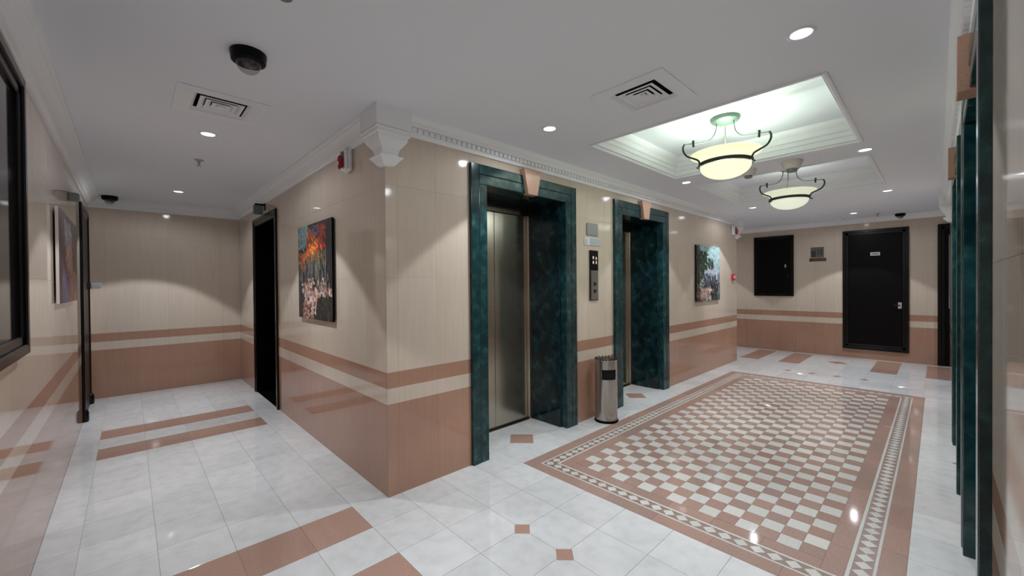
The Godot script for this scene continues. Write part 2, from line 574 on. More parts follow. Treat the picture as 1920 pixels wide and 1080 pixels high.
func pendant(at: Vector3, label: String, energy: float, bowl_glow: float, hue: Color, shine: Color) -> Node3D:
	# at: centre of the tray ceiling it hangs from; heights below are world heights minus at.y
	var t := thing("pendant_lamp", label, "pendant lamp", at, 0.0, "bowl pendant lamps under the ceiling trays")
	var y := func(v: float) -> float: return v - 2.75
	var c := begin()
	lathe(c, [Vector2(0.0, y.call(2.75)), Vector2(0.11, y.call(2.75)), Vector2(0.112, y.call(2.735)), Vector2(0.10, y.call(2.718)), Vector2(0.075, y.call(2.708)), Vector2(0.03, y.call(2.70)), Vector2(0.0, y.call(2.70))].map(func(v): return v), Vector3.ZERO, 28, 0.5)
	put("canopy", c, M.patina, t)
	var gm := glow(hue, bowl_glow)
	gm.albedo_color = Color8(236, 234, 214)
	var b := begin()
	var prof := []
	for k in 13:
		var a := PI / 2 * k / 12.0
		prof.append(Vector2(0.19 * sin(a), y.call(2.362 - 0.107 * cos(a))))
	lathe(b, prof, Vector3.ZERO, 36, 0.5)
	put("bowl", b, gm, t)
	var f := begin()
	var gm2 := glow(hue, bowl_glow * 0.8)
	gm2.albedo_color = Color8(236, 234, 214)
	gm2.backlight_enabled = true
	gm2.backlight = Color(0.5, 0.5, 0.45)
	var fp := [Vector2(0.19, y.call(2.385)), Vector2(0.192, y.call(2.40)), Vector2(0.20, y.call(2.418)), Vector2(0.216, y.call(2.435)), Vector2(0.24, y.call(2.448)), Vector2(0.265, y.call(2.455)), Vector2(0.263, y.call(2.459)), Vector2(0.238, y.call(2.453)), Vector2(0.213, y.call(2.44)), Vector2(0.196, y.call(2.422)), Vector2(0.187, y.call(2.40)), Vector2(0.186, y.call(2.385))]
	lathe(f, fp, Vector3.ZERO, 36, 0.5)
	put("flared_rim", f, gm2, t)
	var r := begin()
	lathe(r, [Vector2(0.185, y.call(2.360)), Vector2(0.202, y.call(2.360)), Vector2(0.204, y.call(2.374)), Vector2(0.202, y.call(2.388)), Vector2(0.185, y.call(2.388)), Vector2(0.185, y.call(2.360))], Vector3.ZERO, 36, 0.5)
	put("ring_band", r, M.iron, t)
	# three arms: one points away from the viewer, two come forward to either side
	var away := Vector3(3.57, 0, -1.19).normalized()
	var base := atan2(away.z, away.x)
	for k in 3:
		var a := base + TAU * k / 3.0
		var dir := Vector3(cos(a), 0, sin(a))
		var pt := func(rr: float, v: float) -> Vector3: return dir * rr + Vector3(0, y.call(v), 0)
		var rod := begin()
		tube(rod, smooth_path([pt.call(0.072, 2.705), pt.call(0.076, 2.66), pt.call(0.092, 2.61), pt.call(0.135, 2.565), pt.call(0.20, 2.545), pt.call(0.262, 2.54), pt.call(0.338, 2.528)], 5), 0.0042, 7)
		put("rod", rod, M.patina, t)
		var fin := begin()
		tube(fin, [pt.call(0.262, 2.510), pt.call(0.264, 2.518), pt.call(0.266, 2.548), pt.call(0.266, 2.562)], 0.009, 8)
		put("finial", fin, M.iron, t)
		var arm := begin()
		tube(arm, smooth_path([pt.call(0.338, 2.530), pt.call(0.350, 2.505), pt.call(0.346, 2.470), pt.call(0.318, 2.435), pt.call(0.262, 2.415), pt.call(0.228, 2.402), pt.call(0.213, 2.378), pt.call(0.212, 2.352), pt.call(0.236, 2.338)], 5), 0.0075, 8)
		put("scroll_arm", arm, M.iron, t)
	var l := OmniLight3D.new()
	l.name = "bulb"
	l.position = Vector3(0, y.call(2.345), 0)
	l.light_energy = energy
	l.light_color = shine
	l.omni_range = 20.0
	l.omni_attenuation = 2.0
	l.light_size = 0.05
	l.shadow_enabled = true
	t.add_child(l)
	return t

func ceiling_vent(at: Vector3, label: String, half := 0.228) -> Node3D:
	var t := thing("ceiling_vent", label, "air vent", at)
	var st := begin()
	var o := half
	var i := half * 0.64
	# flat frame ring with a small lip
	for q in [[-o, o, -o, -i], [-o, o, i, o], [-o, -i, -i, i], [i, o, -i, i]]:
		box(st, Vector3(q[0], -0.006, q[2]), Vector3(q[1], 0.002, q[3]))
	put("frame", st, M.white, t)
	boxed("duct_box", Vector3(-i, 0.055, -i), Vector3(i, 0.06, i), M.void, t)
	var du := begin()
	for q in [[-i - 0.003, -i, -i, i], [i, i + 0.003, -i, i]]:
		box(du, Vector3(q[0], 0.0, q[2]), Vector3(q[1], 0.06, q[3]))
		box(du, Vector3(q[2], 0.0, q[0]), Vector3(q[3], 0.06, q[1]))
	put("duct_side", du, M.void, t)
	# four nested square louvres, each blade leaning outwards at its foot
	for k in 4:
		var r0 := i * (1.0 - 0.225 * k) if k > 0 else i * 1.0
		var rl := r0 - i * (0.115 if k > 0 else 0.02)
		var r1 := rl - i * 0.10
		var b := begin()
		for s in 4:
			var bas := Basis(Vector3.UP, PI / 2 * s)
			var p := func(r: float, h: float, e: float) -> Vector3: return bas * Vector3(r * e, h, -r)
			var up := Vector3(0, 0.0015, 0)
			quad(b, p.call(r0, -0.004, -1), p.call(r0, -0.004, 1), p.call(rl, -0.003, 1), p.call(rl, -0.003, -1), Vector3.DOWN)
			quad(b, p.call(r0, -0.004, -1) + up, p.call(r0, -0.004, 1) + up, p.call(rl, -0.003, 1) + up, p.call(rl, -0.003, -1) + up, Vector3.UP)
			var n: Vector3 = (bas * Vector3(0, -(rl - r1), 0.012)).normalized()
			quad(b, p.call(rl, -0.003, -1), p.call(rl, -0.003, 1), p.call(r1, 0.009, 1), p.call(r1, 0.009, -1), n)
			quad(b, p.call(rl, -0.003, -1) + up, p.call(rl, -0.003, 1) + up, p.call(r1, 0.009, 1) + up, p.call(r1, 0.009, -1) + up, -n)
			quad(b, p.call(r0, -0.004, -1), p.call(r0, -0.004, 1), p.call(r0, -0.004, 1) + up, p.call(r0, -0.004, -1) + up, bas * Vector3.FORWARD)
		put("louvre", b, M.white, t)
	boxed("centre_plate", Vector3(-i * 0.10, -0.004, -i * 0.10), Vector3(i * 0.10, 0.004, i * 0.10), M.white, t)
	return t

func dome_camera(at: Vector3, label: String, r := 0.068) -> Node3D:
	var t := thing("dome_camera", label, "security camera", at, 0.0, "ceiling dome cameras")
	var k := r / 0.08
	var b := begin()
	lathe(b, [Vector2(0.0, 0.0), Vector2(0.090 * k, 0.0), Vector2(0.092 * k, -0.010 * k), Vector2(0.086 * k, -0.052 * k), Vector2(0.074 * k, -0.060 * k), Vector2(0.066 * k, -0.054 * k), Vector2(0.0, -0.03 * k)], Vector3.ZERO, 32, 0.7)
	put("base", b, M.deep, t)
	var d := begin()
	var prof := []
	for j in 10:
		var a := PI / 2 * j / 9.0
		prof.append(Vector2(0.065 * k * cos(a), -0.054 * k - 0.066 * k * sin(a)))
	lathe(d, prof, Vector3.ZERO, 28, 0.4)
	put("dome_cover", d, M.dome, t)
	var l := begin()
	lathe(l, [Vector2(0.0, -0.04 * k), Vector2(0.036 * k, -0.04 * k), Vector2(0.036 * k, -0.062 * k), Vector2(0.022 * k, -0.078 * k), Vector2(0.0, -0.08 * k)], Vector3.ZERO, 20, 0.5)
	put("camera_ball", l, M.darkplastic, t)
	var q := begin()
	tube(q, [Vector3(0.01, -0.062, 0.012) * k, Vector3(0.026, -0.082, 0.03) * k], 0.014 * k, 12)
	put("lens", q, M.deep, t)
	return t

func sprinkler(at: Vector3, label: String) -> void:
	var t := thing("sprinkler", label, "sprinkler", at, 0.0, "ceiling sprinkler heads")
	var p := begin()
	lathe(p, [Vector2(0.0, 0.0), Vector2(0.036, 0.0), Vector2(0.034, -0.006), Vector2(0.014, -0.010), Vector2(0.012, -0.03), Vector2(0.0, -0.03)], Vector3.ZERO, 20, 0.6)
	put("cover_plate", p, M.sprinkler, t)
	var d := begin()
	lathe(d, [Vector2(0.0, -0.028), Vector2(0.006, -0.03), Vector2(0.006, -0.05), Vector2(0.02, -0.052), Vector2(0.02, -0.055), Vector2(0.0, -0.056)], Vector3.ZERO, 16, 0.6)
	put("deflector", d, M.sprinkler, t)

func corbel(sx: float, sz: float, x: float, z: float, label: String) -> void:
	# sx, sz: the way into the wall mass from the corner
	var t := thing("corner_corbel", label, "corbel", Vector3(x, 0, z), 0.0, "white plaster corbels on the lobby corners")
	var c := 0.02
	var s := func(h: float, v: float) -> Array: return [c * sx, c * sz, h, h, v]
	var a := begin()
	loft(a, [s.call(0.122, CEIL), s.call(0.122, 2.412), s.call(0.116, 2.410)])
	put("block", a, M.gypsum, t)
	var b := begin()
	loft(b, [s.call(0.116, 2.410), s.call(0.124, 2.404), s.call(0.124, 2.398), s.call(0.112, 2.392), s.call(0.112, 2.384), s.call(0.117, 2.380), s.call(0.117, 2.374), s.call(0.104, 2.368)])
	put("moulding", b, M.gypsum, t)
	var n := begin()
	loft(n, [s.call(0.104, 2.368), s.call(0.103, 2.350), s.call(0.094, 2.332), s.call(0.080, 2.314), s.call(0.066, 2.296), s.call(0.058, 2.276), s.call(0.055, 2.256), s.call(0.056, 2.246)])
	put("neck", n, M.gypsum, t)
	var f := begin()
	loft(f, [s.call(0.056, 2.246), s.call(0.080, 2.244), s.call(0.082, 2.236), s.call(0.070, 2.226), s.call(0.058, 2.212), s.call(0.046, 2.196), s.call(0.034, 2.186), s.call(0.02, 2.182)])
	put("finial", f, M.gypsum, t)

func crown(called: String, label: String, a: Vector3, b: Vector3, inw: Vector3, dentils: bool, low := 2.418) -> void:
	var st := begin()
	var k := (CEIL - low) / 0.127
	var yy := func(v: float) -> float: return CEIL - (2.545 - v) * k
	if dentils:
		run(st, [Vector2(0.0, low), Vector2(0.016, low), Vector2(0.020, yy.call(2.424)), Vector2(0.022, yy.call(2.440)), Vector2(0.026, yy.call(2.444)), Vector2(0.026, yy.call(2.474)), Vector2(0.046, yy.call(2.478)), Vector2(0.050, yy.call(2.505)), Vector2(0.050, yy.call(2.510)), Vector2(0.060, yy.call(2.516)), Vector2(0.072, yy.call(2.534)), Vector2(0.078, 2.5449), Vector2(0.0, 2.5449)], a, b, inw)
	else:
		run(st, [Vector2(0.0, low), Vector2(0.014, low), Vector2(0.018, yy.call(2.428)), Vector2(0.034, yy.call(2.434)), Vector2(0.038, yy.call(2.446)), Vector2(0.044, yy.call(2.470)), Vector2(0.058, yy.call(2.492)), Vector2(0.076, yy.call(2.506)), Vector2(0.084, yy.call(2.510)), Vector2(0.084, yy.call(2.518)), Vector2(0.098, yy.call(2.526)), Vector2(0.102, 2.5449), Vector2(0.0, 2.5449)], a, b, inw)
	var o := put(called, st, M.gypsum)
	structure(o, label)
	if dentils:
		var d := (b - a).normalized()
		var n := int((b - a).length() / 0.0466)
		var side := Vector3(0.032, 0.028, 0.020) if absf(d.x) > 0.5 else Vector3(0.020, 0.028, 0.032)
		var pm := piece(side, 0.0)
		for i in n:
			put_mesh("dentil", pm, M.gypsum, o, a + d * (0.03 + i * 0.0466) + inw * 0.034 + Vector3(0, yy.call(2.459), 0))

# ---------------------------------------------------------------- paintings
func stroke(im: Image, p: Vector2, ang: float, ln: float, wd: float, c: Color) -> void:
	var d := Vector2(cos(ang), sin(ang))
	var n := int(ln)
	for i in n:
		var q := p + d * i
		var r := int(maxf(1.0, wd * (0.6 + 0.4 * sin(PI * i / maxf(n, 1)))))
		im.fill_rect(Rect2i(int(q.x - r / 2.0), int(q.y - r / 2.0), r, r), c.darkened(rng.randf() * 0.08))

func canvas_tex(kind: int) -> ImageTexture:
	var w := 320
	var h := 320
	var im := Image.create(w, h, false, Image.FORMAT_RGB8)
	rng.seed = 100 + kind
	var zone := func(u0: float, u1: float, v0: float, v1: float, cols: Array, n: int, ang: float, spread: float, ln: float, wd: float) -> void:
		for i in n:
			var p := Vector2(rng.randf_range(u0, u1) * w, rng.randf_range(v0, v1) * h)
			var c: Color = cols[rng.randi() % cols.size()]
			stroke(im, p, ang + rng.randf_range(-spread, spread), ln * rng.randf_range(0.5, 1.3), wd * rng.randf_range(0.6, 1.3), c)
	if kind == 0:
		im.fill(Color8(30, 30, 30))
		zone.call(0.0, 1.0, 0.0, 1.0, [Color8(40, 42, 40), Color8(26, 26, 28), Color8(60, 58, 50)], 300, PI / 2, 0.3, 30.0, 8.0)
		zone.call(0.0, 0.30, 0.0, 0.22, [Color8(120, 158, 158), Color8(96, 140, 146), Color8(150, 170, 150)], 120, 0.3, 0.6, 22.0, 9.0)
		zone.call(0.02, 0.35, 0.28, 0.46, [Color8(196, 104, 50), Color8(150, 78, 40), Color8(110, 70, 50)], 120, 0.8, 1.0, 16.0, 7.0)
		zone.call(0.28, 0.62, 0.05, 0.36, [Color8(206, 100, 40), Color8(180, 70, 32), Color8(220, 140, 60), Color8(150, 44, 30)], 240, 0.9, 1.2, 16.0, 7.0)
		zone.call(0.46, 0.62, 0.02, 0.12, [Color8(88, 72, 120), Color8(60, 36, 80), Color8(110, 120, 150)], 50, 0.3, 0.5, 16.0, 7.0)
		zone.call(0.62, 0.92, 0.0, 0.24, [Color8(190, 76, 36), Color8(150, 40, 26), Color8(90, 34, 24)], 130, 1.2, 0.8, 18.0, 7.0)
		zone.call(0.3, 0.9, 0.28, 0.46, [Color8(90, 96, 60), Color8(60, 66, 44), Color8(120, 92, 50)], 130, 1.4, 0.5, 18.0, 5.0)
		zone.call(0.05, 0.95, 0.36, 0.62, [Color8(24, 24, 26), Color8(92, 96, 96), Color8(140, 140, 130), Color8(30, 34, 30)], 130, PI / 2, 0.08, 60.0, 5.0)
		zone.call(0.86, 1.0, 0.0, 0.55, [Color8(22, 22, 26), Color8(34, 30, 34)], 90, PI / 2, 0.1, 50.0, 9.0)
		var blush := [Color8(214, 186, 172), Color8(190, 150, 134), Color8(226, 206, 196), Color8(160, 116, 104), Color8(120, 84, 76)]
		for q in [[0.12, 0.30, 0.62, 0.72, 40], [0.30, 0.46, 0.57, 0.72, 60], [0.40, 0.62, 0.66, 0.78, 60], [0.60, 0.80, 0.59, 0.74, 70], [0.80, 0.98, 0.68, 0.72, 20], [0.20, 0.50, 0.72, 0.84, 70], [0.14, 0.46, 0.82, 0.99, 80], [0.40, 0.56, 0.76, 0.92, 40]]:
			zone.call(q[0], q[1], q[2], q[3], blush if q[2] < 0.8 else [Color8(180, 132, 110), Color8(146, 96, 78), Color8(200, 164, 150), Color8(120, 78, 64)], q[4], 0.7, 1.0, 16.0, 8.0)
		zone.call(0.15, 0.9, 0.52, 0.66, [Color8(28, 28, 30), Color8(64, 60, 58), Color8(130, 124, 100)], 50, PI / 2, 0.2, 26.0, 5.0)
		zone.call(0.58, 1.0, 0.76, 1.0, [Color8(30, 32, 32), Color8(50, 52, 48), Color8(24, 22, 22)], 150, PI / 2, 0.3, 24.0, 8.0)
		zone.call(0.62, 0.98, 0.78, 0.98, [Color8(110, 104, 92)], 14, PI / 2, 0.2, 16.0, 3.0)
		zone.call(0.0, 0.10, 0.4, 1.0, [Color8(40, 42, 46), Color8(60, 62, 66)], 60, PI / 2, 0.2, 30.0, 8.0)
	elif kind == 1:
		im.fill(Color8(150, 182, 184))
		zone.call(0.0, 1.0, 0.0, 0.55, [Color8(130, 172, 168), Color8(160, 190, 190), Color8(186, 206, 206)], 240, 0.1, 0.5, 30.0, 10.0)
		zone.call(0.3, 0.9, 0.40, 0.6, [Color8(196, 206, 208), Color8(170, 176, 200)], 120, 0.1, 0.5, 24.0, 8.0)
		zone.call(0.0, 0.14, 0.0, 1.0, [Color8(30, 36, 28), Color8(48, 40, 32), Color8(22, 26, 22)], 170, PI / 2, 0.2, 40.0, 9.0)
		zone.call(0.02, 0.40, 0.10, 0.40, [Color8(36, 56, 36), Color8(52, 72, 46), Color8(26, 38, 28)], 220, 1.1, 0.7, 26.0, 7.0)
		zone.call(0.10, 0.30, 0.36, 0.56, [Color8(40, 48, 34), Color8(70, 74, 54)], 80, 1.4, 0.3, 26.0, 6.0)
		zone.call(0.46, 0.70, 0.22, 0.40, [Color8(38, 56, 48), Color8(56, 76, 60)], 80, 1.0, 0.8, 20.0, 6.0)
		zone.call(0.0, 1.0, 0.62, 1.0, [Color8(96, 80, 70), Color8(70, 62, 58), Color8(120, 100, 90)], 200, 0.2, 0.6, 24.0, 9.0)
		zone.call(0.32, 0.82, 0.50, 0.76, [Color8(70, 74, 92), Color8(52, 52, 66), Color8(96, 98, 116)], 170, PI / 2, 0.5, 22.0, 7.0)
		zone.call(0.16, 0.62, 0.76, 0.94, [Color8(184, 146, 136), Color8(150, 112, 100), Color8(206, 176, 164)], 110, 0.3, 0.5, 22.0, 8.0)
		zone.call(0.50, 0.66, 0.79, 0.84, [Color8(238, 234, 230)], 16, 0.0, 0.2, 14.0, 6.0)
		zone.call(0.58, 0.90, 0.66, 1.0, [Color8(34, 40, 38), Color8(50, 56, 50), Color8(26, 28, 28)], 120, 1.1, 0.5, 26.0, 7.0)
		zone.call(0.90, 0.98, 0.45, 1.0, [Color8(40, 44, 56), Color8(120, 132, 150)], 50, PI / 2, 0.05, 40.0, 5.0)
	else:
		im.fill(Color8(86, 66, 68))
		zone.call(0.0, 1.0, 0.0, 1.0, [Color8(86, 64, 66), Color8(104, 78, 72), Color8(72, 56, 66)], 300, 1.2, 0.6, 34.0, 10.0)
		zone.call(0.0, 0.14, 0.0, 1.0, [Color8(58, 44, 54), Color8(70, 52, 62)], 130, PI / 2, 0.1, 40.0, 9.0)
		zone.call(0.26, 0.62, 0.06, 0.34, [Color8(160, 154, 160), Color8(130, 124, 132), Color8(180, 172, 172)], 130, 1.2, 0.5, 26.0, 9.0)
		zone.call(0.66, 1.0, 0.0, 1.0, [Color8(104, 86, 62), Color8(88, 74, 58), Color8(120, 96, 74)], 220, PI / 2, 0.2, 34.0, 9.0)
		zone.call(0.34, 0.66, 0.34, 0.62, [Color8(196, 142, 116), Color8(170, 116, 94), Color8(212, 164, 138)], 170, 1.3, 0.3, 30.0, 8.0)
		zone.call(0.30, 0.46, 0.44, 0.66, [Color8(120, 80, 70), Color8(200, 160, 150)], 70, 1.3, 0.3, 24.0, 6.0)
		zone.call(0.44, 0.86, 0.62, 0.98, [Color8(176, 118, 92), Color8(150, 96, 78), Color8(192, 138, 110)], 150, 1.0, 0.3, 30.0, 9.0)
		zone.call(0.14, 0.42, 0.66, 1.0, [Color8(96, 84, 122), Color8(80, 70, 100), Color8(112, 96, 120)], 120, 1.4, 0.3, 30.0, 9.0)
	return ImageTexture.create_from_image(im)

func painting(label: String, kind: int, w: float, h: float, at: Vector3, turn: float, depth := 0.018, gap := 0.01) -> void:
	var t := thing("canvas_painting", label, "painting", at, turn)
	boxed("canvas_edge", Vector3(-w / 2, -h / 2, gap), Vector3(w / 2, h / 2, gap + depth - 0.001), M.canvas if kind == 2 else M.blackwood, t, 0.002)
	var m := StandardMaterial3D.new()
	m.albedo_texture = canvas_tex(kind)
	m.roughness = 0.45
	var st := begin()
	var z := gap + depth
	var n := Vector3.BACK
	tri(st, Vector3(-w / 2, h / 2, z), Vector3(w / 2, h / 2, z), Vector3(w / 2, -h / 2, z), n, n, n, Vector2(0, 0), Vector2(1, 0), Vector2(1, 1))
	tri(st, Vector3(-w / 2, h / 2, z), Vector3(w / 2, -h / 2, z), Vector3(-w / 2, -h / 2, z), n, n, n, Vector2(0, 0), Vector2(1, 1), Vector2(0, 1))
	put("painted_face", st, m, t)
	boxed("hanging_cleat", Vector3(-w * 0.3, h * 0.25, 0.0), Vector3(w * 0.3, h * 0.32, gap), M.blackwood, t)

# ---------------------------------------------------------------- floor
func build_floor() -> void:
	var st := begin()
	box(st, Vector3(WEST - 0.2, -0.2, END - 0.2), Vector3(EAST + 0.2, -0.003, BACK + 0.2))
	var f := put("floor", st, M.grout)
	structure(f, "polished pale stone floor with brown bands and a pink and white mosaic panel")
	rng.seed = 5
	# joint lines of the 0.305 m grid
	var gx := [WEST]
	var k := -1.436
	while k < EAST - 0.02:
		gx.append(k)
		k += 0.305
	gx.append(EAST)
	var gz := [END]
	k = 0.2395 - 0.3055 * 16
	while k < OPP + 0.3:
		if k > END + 0.02:
			gz.append(k)
		k += 0.3055
	var bands := [[-1.44, -0.20, -3.13, -2.81], [-1.44, -0.20, -2.52, -2.19], [-1.44, -0.20, -0.08, 0.25], [-1.44, -0.20, 0.53, 0.86], [-1.44, -0.20, 1.75, 2.08], [-1.44, -0.20, 2.36, 2.69],
		[7.02, 8.30, -0.08, 0.25], [7.02, 8.30, 0.53, 0.86], [7.02, 8.30, 1.75, 2.08], [7.02, 8.30, 2.36, 2.69]]
	for i in gx.size() - 1:
		for j in gz.size() - 1:
			var x0: float = gx[i]
			var x1: float = gx[i + 1]
			var z0: float = gz[j]
			var z1: float = gz[j + 1]
			var cx := (x0 + x1) / 2
			var cz := (z0 + z1) / 2
			if x0 > 0.05 and x1 < LIFT_END and z1 < 0.0 and not (z1 > -0.5 and (absf(cx - 1.345) < 0.66 or absf(cx - 3.35) < 0.66)):
				continue
			if x0 > 0.6 and x1 < LIFT_END - 0.02 and z0 > OPP:
				continue
			if x0 > LIFT_END and (z1 < -0.7):
				continue
			if z0 > OPP + 0.15 and x0 < 6.0:
				continue
			# leave the mosaic panel out
			var rects := [[x0, x1, z0, z1]]
			var h := [1.0, 5.70, 0.255, 2.390]
			if x1 > h[0] + 0.001 and x0 < h[1] - 0.001 and z1 > h[2] + 0.001 and z0 < h[3] - 0.001:
				rects = []
				if x0 < h[0] - 0.004: rects.append([x0, h[0], z0, z1])
				if x1 > h[1] + 0.004: rects.append([h[1], x1, z0, z1])
				if z0 < h[2] - 0.004: rects.append([maxf(x0, h[0]), minf(x1, h[1]), z0, h[2]])
				if z1 > h[3] + 0.004: rects.append([maxf(x0, h[0]), minf(x1, h[1]), h[3], z1])
			var band := false
			for b in bands:
				band = band or (cx > b[0] and cx < b[1] and cz > b[2] and cz < b[3])
			for q in rects:
				var size := Vector3(q[1] - q[0] - 0.0016, 0.012, q[3] - q[2] - 0.0016)
				if size.x < 0.006 or size.z < 0.006:
					continue
				put_mesh("band_tile" if band else "floor_tile", piece(size, 0.0006), pick(M.brown if band else M.floor), f, Vector3((q[0] + q[1]) / 2, -0.006, (q[2] + q[3]) / 2))
	# the floor behind the viewer and round the far corners, where nothing shows
	var rest := begin()
	box(rest, Vector3(WEST, -0.012, OPP + 0.3), Vector3(0.0, -0.0005, BACK))
	box(rest, Vector3(LIFT_END, -0.012, OPP + 0.3), Vector3(EAST, -0.0005, BACK))
	box(rest, Vector3(LIFT_END, -0.012, END), Vector3(EAST, -0.0005, -0.7))
	put("plain_paving", rest, M.floor[1], f)
	# small brown insets set on their points where joints cross, and the larger ones before each lift
	for p in [[0.392, 0.855], [0.394, 1.163], [0.392, 1.471], [0.392, 1.776], [6.36, 0.855], [6.36, 1.163], [6.36, 1.471], [6.36, 1.776]]:
		var o := put_mesh("inset_tile", piece(Vector3(0.086, 0.006, 0.086), 0.0006), M.brown[0], f, Vector3(p[0], -0.0023, p[1]))
		o.rotation.y = PI / 4
	for p in [[1.347, -0.108], [3.35, -0.102], [1.347, OPP + 0.108], [3.35, OPP + 0.102], [7.66, 1.30], [-0.83, 1.30]]:
		var o := put_mesh("inset_tile", piece(Vector3(0.206, 0.006, 0.206), 0.0006), M.brown[1], f, Vector3(p[0], -0.0023, p[1]))
		o.rotation.y = PI / 4
	# mosaic panel
	var x0 := 1.0
	var x1 := 5.70
	var z0 := 0.255
	var z1 := 2.390
	var pb := begin()
	box(pb, Vector3(x0, -0.013, z0), Vector3(x1, -0.0012, z1))
	var pan := put("mosaic_panel", pb, M.mosaic_base, f)
	pan.set_meta("label", "pink and white chequered mosaic panel with diamond border")
	var flat := func(called: String, a0: float, a1: float, b0: float, b1: float, list: Array) -> void:
		put_mesh(called, piece(Vector3(a1 - a0 - 0.0012, 0.008, b1 - b0 - 0.0012), 0.0005), pick(list), pan, Vector3((a0 + a1) / 2, -0.004, (b0 + b1) / 2))
	# borders at insets [outer, inner], in lengths of 0.305
	for e in [[0.0, 0.098, "border_tile"], [0.205, 0.294, "border_tile"]]:
		var a := [x0 + e[0], x1 - e[0], z0 + e[0], z1 - e[0]]
		var d: float = e[1] - e[0]
		var n := 15
		for i in n:
			var s0: float = lerpf(a[0], a[1], float(i) / n)
			var s1: float = lerpf(a[0], a[1], float(i + 1) / n)
			flat.call(e[2], s0, s1, a[2], a[2] + d, M.mosaic_pink)
			flat.call(e[2], s0, s1, a[3] - d, a[3], M.mosaic_pink)
		n = 6
		for i in n:
			var s0: float = lerpf(a[2] + d, a[3] - d, float(i) / n)
			var s1: float = lerpf(a[2] + d, a[3] - d, float(i + 1) / n)
			flat.call(e[2], a[0], a[0] + d, s0, s1, M.mosaic_pink)
			flat.call(e[2], a[1] - d, a[1], s0, s1, M.mosaic_pink)
	for e in [[0.098, 0.112], [0.188, 0.205]]:
		var d: float = e[1] - e[0]
		flat.call("white_line", x0 + e[0], x1 - e[0], z0 + e[0], z0 + e[1], M.mosaic_white)
		flat.call("white_line", x0 + e[0], x1 - e[0], z1 - e[1], z1 - e[0], M.mosaic_white)
		flat.call("white_line", x0 + e[0], x0 + e[1], z0 + e[1], z1 - e[1], M.mosaic_white)
		flat.call("white_line", x1 - e[1], x1 - e[0], z0 + e[1], z1 - e[1], M.mosaic_white)
	# diamonds: one shared lozenge prism for each way
	var mid := 0.150
	var loz := []
	for way in 2:
		var ds := begin()
		var ha := 0.0355 if way == 0 else 0.0365
		var hb := 0.0365 if way == 0 else 0.0355
		var pts := [Vector3(ha, 0.004, 0), Vector3(0, 0.004, hb), Vector3(-ha, 0.004, 0), Vector3(0, 0.004, -hb)]
		quad(ds, pts[0], pts[1], pts[2], pts[3], Vector3.UP)
		for i in 4:
			var p: Vector3 = pts[i]
			var q: Vector3 = pts[(i + 1) % 4]
			var dn := Vector3(0, -0.006, 0)
			quad(ds, p, q, q + dn, p + dn, (p + q + dn).normalized() * Vector3(1, 0, 1))
		loz.append(ds.commit())
	var lx := x1 - x0 - 2 * mid
	var nx := 56
	for i in nx + 1:
		for z in [z0 + mid, z1 - mid]:
			put_mesh("diamond_tile", loz[1], pick(M.mosaic_white), pan, Vector3(x0 + mid + lx * i / nx, -0.0043, z))
	var lz := z1 - z0 - 2 * mid
	var nz := 23
	for i in range(1, nz):
		for x in [x0 + mid, x1 - mid]:
			put_mesh("diamond_tile", loz[0], pick(M.mosaic_white), pan, Vector3(x, -0.0043, z0 + mid + lz * i / nz))
	var cx0 := x0 + 0.294
	var cz0 := z0 + 0.294
	var sx := (x1 - x0 - 0.588) / 39.0
	var sz := (z1 - z0 - 0.588) / 15.0
	var mw := piece(Vector3(sx - 0.0025, 0.008, sz - 0.0025), 0.0006)
	for i in 39:
		for j in 15:
			var white := (i + j) % 2 == 1
			put_mesh("white_tile" if white else "pink_tile", mw, pick(M.mosaic_white if white else M.mosaic_pink), pan, Vector3(cx0 + sx * (i + 0.5), -0.004, cz0 + sz * (j + 0.5)))

